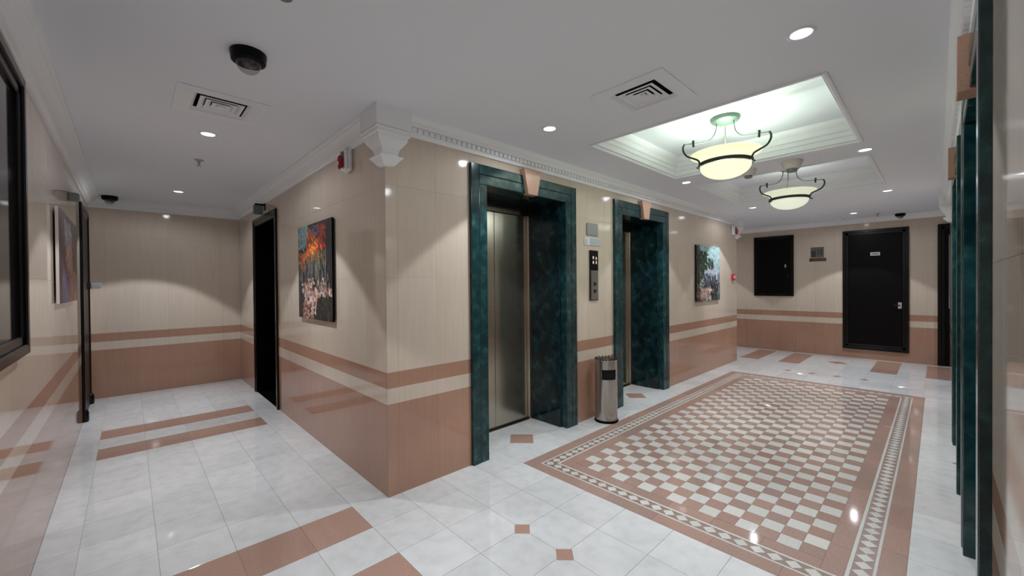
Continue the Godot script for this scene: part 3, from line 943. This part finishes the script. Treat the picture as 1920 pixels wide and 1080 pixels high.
# ---------------------------------------------------------------- scene
func _ready() -> void:
	# camera
	var cam := Camera3D.new()
	cam.name = "camera"
	var yaw := deg_to_rad(43.5059)
	var pitch := deg_to_rad(-0.4803)
	var roll := deg_to_rad(-0.4839)
	var fw := Vector3(sin(yaw) * cos(pitch), sin(pitch), -cos(yaw) * cos(pitch))
	var ri := Vector3(cos(yaw), 0, sin(yaw))
	var up := ri.cross(fw)
	var ri2 := ri * cos(roll) + up * sin(roll)
	var up2 := -ri * sin(roll) + up * cos(roll)
	cam.transform = Transform3D(Basis(ri2, up2, -fw), Vector3(-1.226, 1.40, 2.491))
	cam.fov = rad_to_deg(2.0 * atan(540.0 / 756.868))
	cam.near = 0.02
	cam.far = 100.0
	add_child(cam)
	cam.current = true
	# air: no daylight reaches the lobby
	var we := WorldEnvironment.new()
	we.name = "environment"
	var env := Environment.new()
	env.background_mode = Environment.BG_COLOR
	env.background_color = Color.BLACK
	env.tonemap_mode = Environment.TONE_MAPPER_LINEAR
	env.tonemap_exposure = 0.92
	env.sdfgi_enabled = true
	env.ssao_enabled = true
	env.ssil_enabled = true
	we.environment = env
	add_child(we)
	make_materials()

	# lamps
	var E := 1.9
	downlight(Vector3(1.03, CEIL, 0.53), "recessed round downlight in front of the first lift doors", E)
	downlight(Vector3(3.38, CEIL, 0.53), "recessed round downlight in front of the second lift doors", E)
	downlight(Vector3(5.70, CEIL, 0.55), "recessed round downlight before the beach palm painting", E)
	downlight(Vector3(3.42, CEIL, 2.06), "recessed round downlight right of the two ceiling trays", E)
	downlight(Vector3(5.72, CEIL, 2.06), "recessed round downlight beyond the second ceiling tray on the right", E)
	downlight(Vector3(1.03, CEIL, 2.06), "recessed round downlight near the right wall, above the viewer", E)
	downlight(Vector3(7.56, CEIL, 1.53), "recessed round downlight nearest the far black door", E)
	downlight(Vector3(-0.783, CEIL, -1.26), "recessed round downlight just beyond the corridor ceiling vent", E * 1.35)
	var end_lamp := downlight(Vector3(-0.783, CEIL, -3.74), "recessed round downlight nearest the corridor end wall", E * 1.35)
	for lamp in end_lamp.find_children("*", "SpotLight3D", false, false):
		lamp.basis = Basis(Vector3.BACK, deg_to_rad(-8.0)) * lamp.basis   # its beam leans to the left wall
	downlight(Vector3(-0.783, CEIL, 1.30), "recessed round downlight above the viewer in the near corridor", E)
	downlight(Vector3(-0.783, CEIL, 3.86), "recessed round downlight behind the viewer in the near corridor", E)
	downlight(Vector3(7.56, CEIL, 3.9), "recessed round downlight round the right-hand far corner", E)
	downlight(Vector3(7.56, CEIL, -1.26), "recessed round downlight round the left-hand far corner", E)
	pendant(Vector3(2.33, 2.75, 1.295), "lit glass bowl pendant on scrolled iron arms in the brighter nearer tray", 0.48, 0.85, Color8(255, 255, 222), Color8(236, 255, 240))
	pendant(Vector3(4.40, 2.75, 1.295), "lit glass bowl pendant on scrolled iron arms in the dim farther tray", 0.05, 0.6, Color8(246, 255, 232), Color8(236, 246, 255))

	build_floor()
	rng.seed = 9
	# ceiling with two trays and the vent openings
	var T1 := [1.558, 3.10, 0.530, 2.058]
	var T2 := [3.63, 5.17, 0.530, 2.058]
	var vi := 0.228 * 0.64
	var V1 := [1.06 - vi, 1.06 + vi, 1.26 - vi, 1.26 + vi]
	var V2 := [-0.79 - vi, -0.79 + vi, -0.64 - vi, -0.64 + vi]
	var cs := begin()
	holed(cs, WEST - 0.2, EAST + 0.2, END - 0.2, BACK + 0.2, CEIL, 2.75, [T1, T2, V1, V2])
	var ceil_ := put("ceiling", cs, M.plaster)
	structure(ceil_, "flat white plaster ceiling with two recessed rectangular trays")
	for T in [T1, T2]:
		boxed("tray_panel", Vector3(T[0] - 0.05, 2.75, T[2] - 0.05), Vector3(T[1] + 0.05, 2.80, T[3] + 0.05), M.plaster, ceil_)
		var ms := begin()
		var prof := [Vector2(0.0, 2.556), Vector2(0.016, 2.558), Vector2(0.016, 2.600), Vector2(0.024, 2.606), Vector2(0.024, 2.640), Vector2(0.034, 2.648), Vector2(0.036, 2.690), Vector2(0.046, 2.700), Vector2(0.060, 2.720), Vector2(0.064, 2.7499)]
		var c := Vector3((T[0] + T[1]) / 2, 2.65, (T[2] + T[3]) / 2)
		for i in prof.size() - 1:
			var rr := []
			for q in [prof[i], prof[i + 1]]:
				rr.append([Vector3(T[0] + q.x, q.y, T[2] + q.x), Vector3(T[1] - q.x, q.y, T[2] + q.x), Vector3(T[1] - q.x, q.y, T[3] - q.x), Vector3(T[0] + q.x, q.y, T[3] - q.x)])
			for s in 4:
				var j := (s + 1) % 4
				var e: Vector3 = (rr[0][j] - rr[0][s]).normalized()
				var inw := Vector3(-e.z, 0, e.x)
				var pr: Vector2 = prof[i + 1] - prof[i]
				var n := (inw * pr.y - Vector3.UP * pr.x).normalized()
				quad(ms, rr[0][s], rr[0][j], rr[1][j], rr[1][s], n)
		put("tray_moulding", ms, M.gypsum, ceil_)
		var ls := begin()
		var o := 0.022
		for q in [[T[0] - o, T[1] + o, T[2] - o, T[2]], [T[0] - o, T[1] + o, T[3], T[3] + o], [T[0] - o, T[0], T[2], T[3]], [T[1], T[1] + o, T[2], T[3]]]:
			cbox(ls, Vector3(q[0], CEIL - 0.009, q[2]), Vector3(q[1], CEIL + 0.004, q[3]), 0.004)
		put("tray_lip", ls, M.gypsum, ceil_)
	var hz := 0.22
	var hx := 0.30
	var hs := begin()
	for q in [[-hx, hx, -hz, -hz + 0.03], [-hx, hx, hz - 0.03, hz], [-hx, -hx + 0.03, -hz + 0.03, hz - 0.03], [hx - 0.03, hx, -hz + 0.03, hz - 0.03]]:
		cbox(hs, Vector3(8.06 + q[0], CEIL - 0.012, 1.10 + q[2]), Vector3(8.06 + q[1], CEIL + 0.003, 1.10 + q[3]), 0.004)
	var hatch := put("access_hatch", hs, M.white)
	tag(hatch, "white framed access hatch in the ceiling before the far wall", "ceiling hatch")

	# walls: holes are [from, to, bottom, top]
	wall("wall_corridor", "polished beige and pink stone wall of the corridor, with the black doorway", "z", 0.0, -1.0, END, -0.0105, [[-3.76, -2.70, -1.0, 2.235]], 0.305, 0.0)
	wall("wall_lifts", "polished beige and pink stone wall holding the two green lift entrances", "x", 0.0, 1.0, 0.0, LIFT_END, [[0.75, 1.94, -1.0, 2.29], [2.755, 3.945, -1.0, 2.29]])
	wall("wall_end", "polished beige and pink stone wall closing the corridor", "x", END, 1.0, WEST, 0.0, [])
	wall("wall_left", "polished beige and pink stone wall along the left edge", "z", WEST, 1.0, END, BACK, [])
	wall("wall_right", "polished beige and pink stone wall seen edge-on at the right", "x", OPP, -1.0, 0.0, LIFT_END, [[0.75, 1.94, -1.0, 2.29], [2.755, 3.945, -1.0, 2.29]])
	wall("wall_far", "polished beige and pink stone wall with black doors across the lobby", "z", EAST, -1.0, END, BACK, [], 0.305, 0.24)
	wall("wall_near_return", "stone wall behind the viewer", "z", 0.0, -1.0, OPP + 0.2, BACK, [], 2.0)
	wall("wall_far_return", "stone wall round the far right corner", "z", LIFT_END, 1.0, OPP + 0.2, BACK, [], 2.0)
	wall("wall_far_recess", "stone wall round the far left corner", "z", LIFT_END, 1.0, END, -0.2, [], 2.0)
	wall("wall_back_near", "stone wall at the end behind the viewer", "x", BACK, -1.0, WEST, 0.0, [], 2.0)
	wall("wall_back_far", "stone wall at the far corridor end", "x", BACK, -1.0, LIFT_END, EAST, [], 2.0)
	wall("wall_recess_end", "stone wall closing the far recess", "x", END, 1.0, LIFT_END, EAST, [], 2.0)

	# mouldings and corner corbels
	crown("trim_1", "white dentil crown moulding over the lifts", Vector3(0.12, 0, 0), Vector3(LIFT_END - 0.12, 0, 0), Vector3.BACK, true)
	crown("trim_2", "white dentil crown moulding over the right wall", Vector3(0.12, 0, OPP), Vector3(LIFT_END - 0.12, 0, OPP), Vector3.FORWARD, true)
	crown("trim_3", "white crown moulding along the corridor wall", Vector3(0, 0, END), Vector3(0, 0, -0.12), Vector3.LEFT, false)
	crown("trim_4", "white crown moulding along the left wall", Vector3(WEST, 0, END), Vector3(WEST, 0, BACK), Vector3.RIGHT, false)
	crown("trim_5", "white crown moulding across the corridor end", Vector3(WEST, 0, END), Vector3(0, 0, END), Vector3.BACK, false)
	crown("trim_6", "white crown moulding along the far wall", Vector3(EAST, 0, END), Vector3(EAST, 0, BACK), Vector3.LEFT, false, 2.462)
	crown("trim_7", "white crown moulding round the far left corner", Vector3(LIFT_END, 0, END), Vector3(LIFT_END, 0, -0.12), Vector3.RIGHT, false)
	crown("trim_8", "white crown moulding round the far right corner", Vector3(LIFT_END, 0, OPP + 0.12), Vector3(LIFT_END, 0, BACK), Vector3.RIGHT, false)
	crown("trim_9", "white crown moulding behind the viewer", Vector3(0, 0, OPP + 0.12), Vector3(0, 0, BACK), Vector3.LEFT, false)
	corbel(1, -1, 0.0, 0.0, "large white corbel on the corner between corridor and lift wall")
	corbel(-1, -1, LIFT_END, 0.0, "small-looking white corbel at the far end of the lift wall")
	corbel(-1, 1, LIFT_END, OPP, "white corbel at the far end of the right wall above the black door")
	corbel(1, 1, 0.0, OPP, "white corbel on the corner just behind the viewer")

	# lifts
	lift_entrance("green marble lift entrance with steel doors nearest the corner", false, 1.345)
	lift_entrance("green marble lift entrance with steel doors behind the ash bin", false, 3.35)
	lift_entrance("green marble lift entrance on the right wall, nearest the viewer", true, 1.345)
	lift_entrance("green marble lift entrance on the right wall, beyond the nearer one", true, 3.35)

	build_doors()
	build_fittings()

func build_doors() -> void:
	# corridor doorway in the wall x = 0, facing -x: black frame, deep black lining, leaf set back
	var d1 := framed_door("door_1", 1.16, 0.0, 2.287, 0.09, 0.022)
	d1.position = Vector3(0, 0, -3.23)
	d1.rotation.y = -PI / 2
	structure(d1, "black framed doorway in the corridor, between the end wall and the painting")
	var li := begin()
	for s in [-1.0, 1.0]:
		var xs := [s * 0.485, s * 0.53]
		xs.sort()
		box(li, Vector3(xs[0], 0.0, -0.34), Vector3(xs[1], 2.235, 0.004))
	box(li, Vector3(-0.53, 2.19, -0.34), Vector3(0.53, 2.235, 0.004))
	put("lining", li, M.deep, d1)
	boxed("threshold", Vector3(-0.53, -0.01, -0.34), Vector3(0.53, 0.004, 0.0), M.deep, d1)
	var leaf := boxed("leaf", Vector3(-0.484, 0.008, -0.32), Vector3(0.484, 2.19, -0.275), M.deep, d1, 0.003)
	var kn := begin()
	tube(kn, [Vector3(0.40, 1.0, -0.275), Vector3(0.40, 1.0, -0.22), Vector3(0.29, 1.0, -0.22)], 0.009, 8)
	put("handle", kn, M.chrome, leaf)

	# left wall, near the corridor end
	var d2 := framed_door("door_2", 0.98, 0.0, 2.30, 0.09, 0.024)
	d2.position = Vector3(WEST, 0, -4.11)
	d2.rotation.y = PI / 2
	structure(d2, "black door with rounded plinths on the left wall by the corridor end")
	for s in [-1.0, 1.0]:
		var pl := begin()
		lathe(pl, [Vector2(0.0, 0.0), Vector2(0.032, 0.0), Vector2(0.036, 0.03), Vector2(0.034, 0.10), Vector2(0.024, 0.125), Vector2(0.0, 0.13)], Vector3(s * 0.452, 0, 0.012), 18, 0.4)
		put("plinth_block", pl, M.black, d2)
	var leaf2 := boxed("leaf", Vector3(-0.40, 0.006, 0.0), Vector3(0.40, 2.21, 0.012), M.blackwood, d2, 0.003)
	boxed("lock_case", Vector3(0.30, 1.385, 0.012), Vector3(0.385, 1.475, 0.035), M.darksteel, leaf2, 0.004)
	var hd := begin()
	cbox(hd, Vector3(0.335, 1.398, 0.035), Vector3(0.375, 1.462, 0.125), 0.006)
	put("handle", hd, M.chrome, leaf2)

	# raised black door in the far wall
	var d3 := framed_door("door_3", 0.885, 0.165, 2.338, 0.085, 0.03)
	d3.position = Vector3(EAST, 0, 1.716)
	d3.rotation.y = -PI / 2
	structure(d3, "tall black service door raised above the floor in the far wall")
	var leaf3 := boxed("leaf", Vector3(-0.357, 0.25, 0.0), Vector3(0.357, 2.253, 0.012), M.blackwood, d3, 0.003)
	boxed("kick_strip", Vector3(-0.35, 0.25, 0.012), Vector3(0.35, 0.258, 0.018), M.darksteel, leaf3)
	boxed("door_plate", Vector3(-0.055, 1.865, 0.012), Vector3(0.075, 1.925, 0.016), M.signpale, leaf3, 0.002)
	boxed("plate_print", Vector3(-0.035, 1.885, 0.016), Vector3(0.055, 1.905, 0.0165), M.greyplastic, leaf3)
	boxed("lock_plate", Vector3(0.305, 0.925, 0.012), Vector3(0.355, 1.035, 0.022), M.chrome, leaf3, 0.004)
	var h3 := begin()
	tube(h3, [Vector3(0.33, 0.985, 0.02), Vector3(0.33, 0.985, 0.055), Vector3(0.25, 0.985, 0.058)], 0.009, 8)
	put("handle", h3, M.darksteel, leaf3)

	# black door at the right end of the far wall, mostly behind the right-hand lift frames
	var d4 := framed_door("door_4", 0.98, 0.0, 2.335, 0.085, 0.03)
	d4.position = Vector3(EAST, 0, 2.985)
	d4.rotation.y = -PI / 2
	structure(d4, "black door at floor level in the far wall, half hidden by the right wall")
	var leaf4 := boxed("leaf", Vector3(-0.405, 0.006, 0.0), Vector3(0.405, 2.25, 0.012), M.deep, d4, 0.003)
	boxed("pull_plate", Vector3(-0.365, 0.95, 0.012), Vector3(-0.335, 2.15, 0.03), M.greyplastic, leaf4, 0.004)

	# shaft cupboards
	var c1 := framed_door("shaft_cupboard", 0.708, 1.120, 2.352, 0.06, 0.03)
	c1.position = Vector3(EAST, 0, 0.154)
	c1.rotation.y = -PI / 2
	tag(c1, "square black cupboard door set high in the far wall", "cupboard")
	var p1 := boxed("door_leaf", Vector3(-0.296, 1.178, 0.0), Vector3(0.296, 2.294, 0.010), M.deep, c1, 0.003)
	boxed("latch", Vector3(0.20, 1.70, 0.010), Vector3(0.225, 1.765, 0.024), M.chrome, p1, 0.003)
	boxed("keyhole", Vector3(0.242, 1.51, 0.010), Vector3(0.256, 1.545, 0.014), M.darksteel, p1)
	var c2 := framed_door("shaft_cupboard", 0.86, 1.105, 2.345, 0.085, 0.036)
	c2.position = Vector3(WEST, 0, 0.062)
	c2.rotation.y = PI / 2
	tag(c2, "glossy black cupboard door high on the left wall at the picture's edge", "cupboard")
	boxed("door_leaf", Vector3(-0.35, 1.185, 0.0), Vector3(0.35, 2.265, 0.010), M.glassblack, c2, 0.003)

func build_fittings() -> void:
	painting("colourful canvas of orange autumn trees on the corridor wall", 0, 0.89, 0.855, Vector3(0, 1.533, -1.335), -PI / 2)
	painting("canvas of palm trees against a pale sky past the second lift", 1, 0.94, 0.852, Vector3(5.36, 1.55, 0), 0.0)
	painting("purple-brown canvas seen edge-on on the left wall", 2, 1.27, 0.66, Vector3(WEST, 1.625, -2.215), PI / 2)

	ceiling_vent(Vector3(1.06, CEIL, 1.26), "square white ceiling vent beside the brighter tray")
	ceiling_vent(Vector3(-0.79, CEIL, -0.64), "square white ceiling vent in the corridor beyond the dome camera")
	dome_camera(Vector3(-0.787, CEIL, 0.166), "large black dome camera on the corridor ceiling nearest the viewer")
	dome_camera(Vector3(-1.385, CEIL, -4.62), "small black dome camera over the corridor end")
	dome_camera(Vector3(8.24, CEIL, 2.06), "dark dome camera on the ceiling above the far black door", 0.06)
	sprinkler(Vector3(-0.755, CEIL, -2.08), "small grey sprinkler head between the two corridor downlights")
	sprinkler(Vector3(7.93, CEIL, 1.80), "small grey sprinkler head beside the far dome camera")
	for e in [[Vector3(3.335, CEIL, 1.545), "pale flared ceiling detector between the trays, beside the farther lamp's canopy", 1.0], [Vector3(3.355, CEIL, 1.17), "pale flared ceiling detector between the trays, just behind the nearer lamp's bowl", 0.8], [Vector3(-0.788, CEIL, 0.80), "pale round ceiling detector cut by the top edge above the corridor", 0.6]]:
		var sd := thing("ceiling_detector", e[1], "detector", e[0], 0.0, "pale ceiling detectors")
		var k: float = e[2]
		var s1 := begin()
		lathe(s1, [Vector2(0.0, 0.0), Vector2(0.088, 0.0), Vector2(0.090, -0.012), Vector2(0.080, -0.030), Vector2(0.066, -0.070), Vector2(0.060, -0.075), Vector2(0.0, -0.075)].map(func(v): return v * k), Vector3.ZERO, 24, 0.6)
		put("body", s1, M.canvas, sd)
		var s2 := begin()
		lathe(s2, [Vector2(0.0, -0.074), Vector2(0.045, -0.074), Vector2(0.044, -0.098), Vector2(0.036, -0.104), Vector2(0.0, -0.104)].map(func(v): return v * k), Vector3.ZERO, 24, 0.6)
		put("sensor_head", s2, M.greyplastic, sd)
	# fire beacons
	for e in [[Vector3(0, 2.343, -0.565), -PI / 2, "white fire beacon with red lens under the corridor crown moulding"], [Vector3(6.50, 2.32, 0), 0.0, "small fire beacon under the far lift-wall corbel"]]:
		var t := thing("fire_beacon", e[2], "fire alarm", e[0], e[1], "fire alarm beacons")
		boxed("back_box", Vector3(-0.055, -0.085, 0.0), Vector3(0.055, 0.085, 0.035), M.white, t, 0.012)
		boxed("front_cover", Vector3(-0.048, -0.078, 0.035), Vector3(0.048, 0.078, 0.055), M.white, t, 0.012)
		var l := begin()
		tube(l, smooth_path([Vector3(0, -0.062, 0.066), Vector3(0, -0.05, 0.072), Vector3(0, 0.0, 0.074), Vector3(0, 0.012, 0.066)], 4), 0.022, 12)
		put("lens", l, M.red, t)
		boxed("sounder_grille", Vector3(-0.02, 0.016, 0.052), Vector3(0.02, 0.060, 0.070), M.greyplastic, t, 0.006)
	var cp := thing("fire_call_point", "red fire call point at the far end of the lift wall", "call point", Vector3(6.49, 1.50, 0))
	boxed("case", Vector3(-0.05, -0.055, 0.0), Vector3(0.05, 0.055, 0.04), M.redbox, cp, 0.008)
	boxed("push_plate", Vector3(-0.03, -0.025, 0.04), Vector3(0.03, 0.025, 0.043), M.signpale, cp)
	# box sign on a bracket over the corridor doorway
	var ex := thing("bracket_sign", "small grey-green box sign hung on a bracket over the corridor doorway", "sign", Vector3(0, 2.335, -3.2))
	boxed("sign_box", Vector3(-0.125, -0.055, -0.02), Vector3(-0.025, 0.055, 0.02), mat(Color8(104, 124, 116), 0.3), ex, 0.006)
	boxed("bracket_arm", Vector3(-0.11, 0.055, -0.012), Vector3(0.0, 0.078, 0.012), M.black, ex, 0.003)
	boxed("wall_plate", Vector3(-0.012, 0.0, -0.03), Vector3(0.0, 0.10, 0.03), M.black, ex, 0.003)
	# small box on the left wall above the painting
	var lb := thing("wall_speaker", "small grey wall box above the edge-on painting", "wall box", Vector3(WEST, 2.18, -2.6))
	boxed("case", Vector3(0.0, -0.032, -0.05), Vector3(0.065, 0.032, 0.05), M.greyplastic, lb, 0.008)
	boxed("front_grille", Vector3(0.065, -0.024, -0.042), Vector3(0.069, 0.024, 0.042), M.signgrey, lb)

	# between the lifts: two plates and the call panel
	var pl := thing("wall_plate_sign", "square grey plate above the lift call panel", "sign", Vector3(2.297, 1.968, 0))
	boxed("plate", Vector3(-0.098, -0.062, 0.006), Vector3(0.098, 0.062, 0.012), M.signgrey, pl, 0.002)
	for s in [-1.0, 1.0]:
		var b := begin()
		tube(b, [Vector3(s * 0.085, 0.05, 0.0), Vector3(s * 0.085, 0.05, 0.016)], 0.006, 10)
		put("fixing_pin", b, M.chrome, pl)
	var p2 := thing("wide_wall_sign", "wide pale grey plate with a white square just above the call panel", "sign", Vector3(2.306, 1.842, 0))
	boxed("plate", Vector3(-0.148, -0.042, 0.0), Vector3(0.148, 0.042, 0.008), M.signpale, p2, 0.002)
	boxed("print_panel", Vector3(-0.052, -0.036, 0.008), Vector3(0.142, 0.034, 0.0095), M.signwhite, p2)
	boxed("symbol", Vector3(-0.132, -0.034, 0.008), Vector3(-0.112, 0.020, 0.0095), M.signwhite, p2)
	var cp2 := thing("lift_call_panel", "black and steel lift call panel with lit indicators between the lifts", "call panel", Vector3(2.319, 1.49, 0))
	boxed("back_plate", Vector3(-0.075, -0.262, 0.0), Vector3(0.075, 0.262, 0.012), M.darksteel, cp2, 0.004)
	boxed("display", Vector3(-0.068, 0.055, 0.012), Vector3(0.068, 0.255, 0.016), M.deep, cp2, 0.002)
	boxed("steel_face", Vector3(-0.058, -0.255, 0.012), Vector3(0.068, 0.050, 0.016), M.panelgrey, cp2, 0.002)
	for e in [[-0.022, 0.185, M.led_pale], [-0.022, 0.135, M.led_pale], [0.030, 0.178, M.led_orange], [0.030, 0.135, M.led_orange]]:
		boxed("lit_indicator", Vector3(e[0] - 0.009, e[1] - 0.015, 0.016), Vector3(e[0] + 0.009, e[1] + 0.015, 0.018), e[2], cp2)
	for v in [-0.09, -0.165]:
		var b := begin()
		tube(b, [Vector3(0.005, v, 0.014), Vector3(0.005, v, 0.022)], 0.019, 20)
		put("call_button", b, M.darksteel, cp2)
	# far wall plates
	var f1 := thing("floor_number_sign", "small grey-green plate between the cupboard and the far door", "sign", Vector3(EAST, 1.975, 0.885), -PI / 2)
	boxed("plate", Vector3(-0.10, -0.10, 0.0), Vector3(0.105, 0.10, 0.006), M.signgreen, f1, 0.002)
	for q in [[-0.09, -0.02, -0.085, 0.03], [0.01, 0.028, -0.06, 0.05], [0.055, 0.075, -0.06, 0.06]]:
		boxed("plate_print", Vector3(q[0], q[2], 0.006), Vector3(q[1], q[3], 0.0075), M.signdark, f1)
	var f2 := thing("strip_sign", "narrow brown strip plate under the grey-green plate", "sign", Vector3(EAST, 1.833, 0.893), -PI / 2)
	boxed("plate", Vector3(-0.13, -0.032, 0.0), Vector3(0.135, 0.032, 0.006), M.signbrown, f2, 0.002)
	boxed("symbol", Vector3(-0.12, -0.024, 0.006), Vector3(-0.07, 0.022, 0.0075), M.signdark, f2)

	# ash bin between the lifts
	var bin := thing("ash_bin", "round brushed steel ash bin with black slot between the lifts", "bin", Vector3(2.315, 0, 0.152))
	var base := begin()
	lathe(base, [Vector2(0.0, 0.0), Vector2(0.120, 0.0), Vector2(0.121, 0.012), Vector2(0.116, 0.022), Vector2(0.0, 0.022)], Vector3.ZERO, 40, 0.6)
	put("base_ring", base, M.deep, bin)
	var bs := begin()
	# shell with a rectangular opening facing the room
	var open := atan2(0.777, -0.628)
	var half := 0.68
	var segs := 60
	var R := 0.111
	for k in segs:
		var a0 := TAU * k / segs
		var a1 := TAU * (k + 1) / segs
		var am := wrapf((a0 + a1) / 2 - open, -PI, PI)
		for row in [[0.02, 0.437], [0.437, 0.537], [0.537, 0.628]]:
			if row[0] == 0.437 and absf(am) < half:
				continue
			for io in [R, R - 0.003]:
				var n0 := Vector3(cos(a0), 0, sin(a0)) * (1.0 if io == R else -1.0)
				var n1 := Vector3(cos(a1), 0, sin(a1)) * (1.0 if io == R else -1.0)
				var q0 := Vector3(cos(a0) * io, row[0], sin(a0) * io)
				var q1 := Vector3(cos(a1) * io, row[0], sin(a1) * io)
				var u := Vector3(0, row[1] - row[0], 0)
				tri(bs, q0, q1, q1 + u, n0, n1, n1)
				tri(bs, q0, q1 + u, q0 + u, n0, n1, n0)
	put("shell", bs, M.binsteel, bin)
	var inn := begin()
	lathe(inn, [Vector2(0.0, 0.40), Vector2(0.100, 0.40), Vector2(0.100, 0.58), Vector2(0.0, 0.58)], Vector3.ZERO, 32, 0.6)
	put("inner_liner", inn, M.void, bin)
	var rim := begin()
	lathe(rim, [Vector2(0.111, 0.622), Vector2(0.114, 0.626), Vector2(0.113, 0.632), Vector2(0.104, 0.632), Vector2(0.100, 0.612), Vector2(0.0, 0.606)], Vector3.ZERO, 40, 0.5)
	put("ash_tray", rim, M.binsteel, bin)
	var gr := begin()
	for k in 20:
		var a := TAU * k / 20
		var d := Vector3(cos(a), 0, sin(a))
		tube(gr, [d * 0.109 + Vector3(0, 0.626, 0), d * 0.109 + Vector3(0, 0.645, 0)], 0.006, 8)
	for k in 5:
		var off := -0.08 + 0.04 * k
		var ln := sqrt(0.106 * 0.106 - off * off)
		tube(gr, [Vector3(-ln, 0.634, off), Vector3(ln, 0.634, off)], 0.004, 6)
	put("ash_grid", gr, M.darksteel, bin)
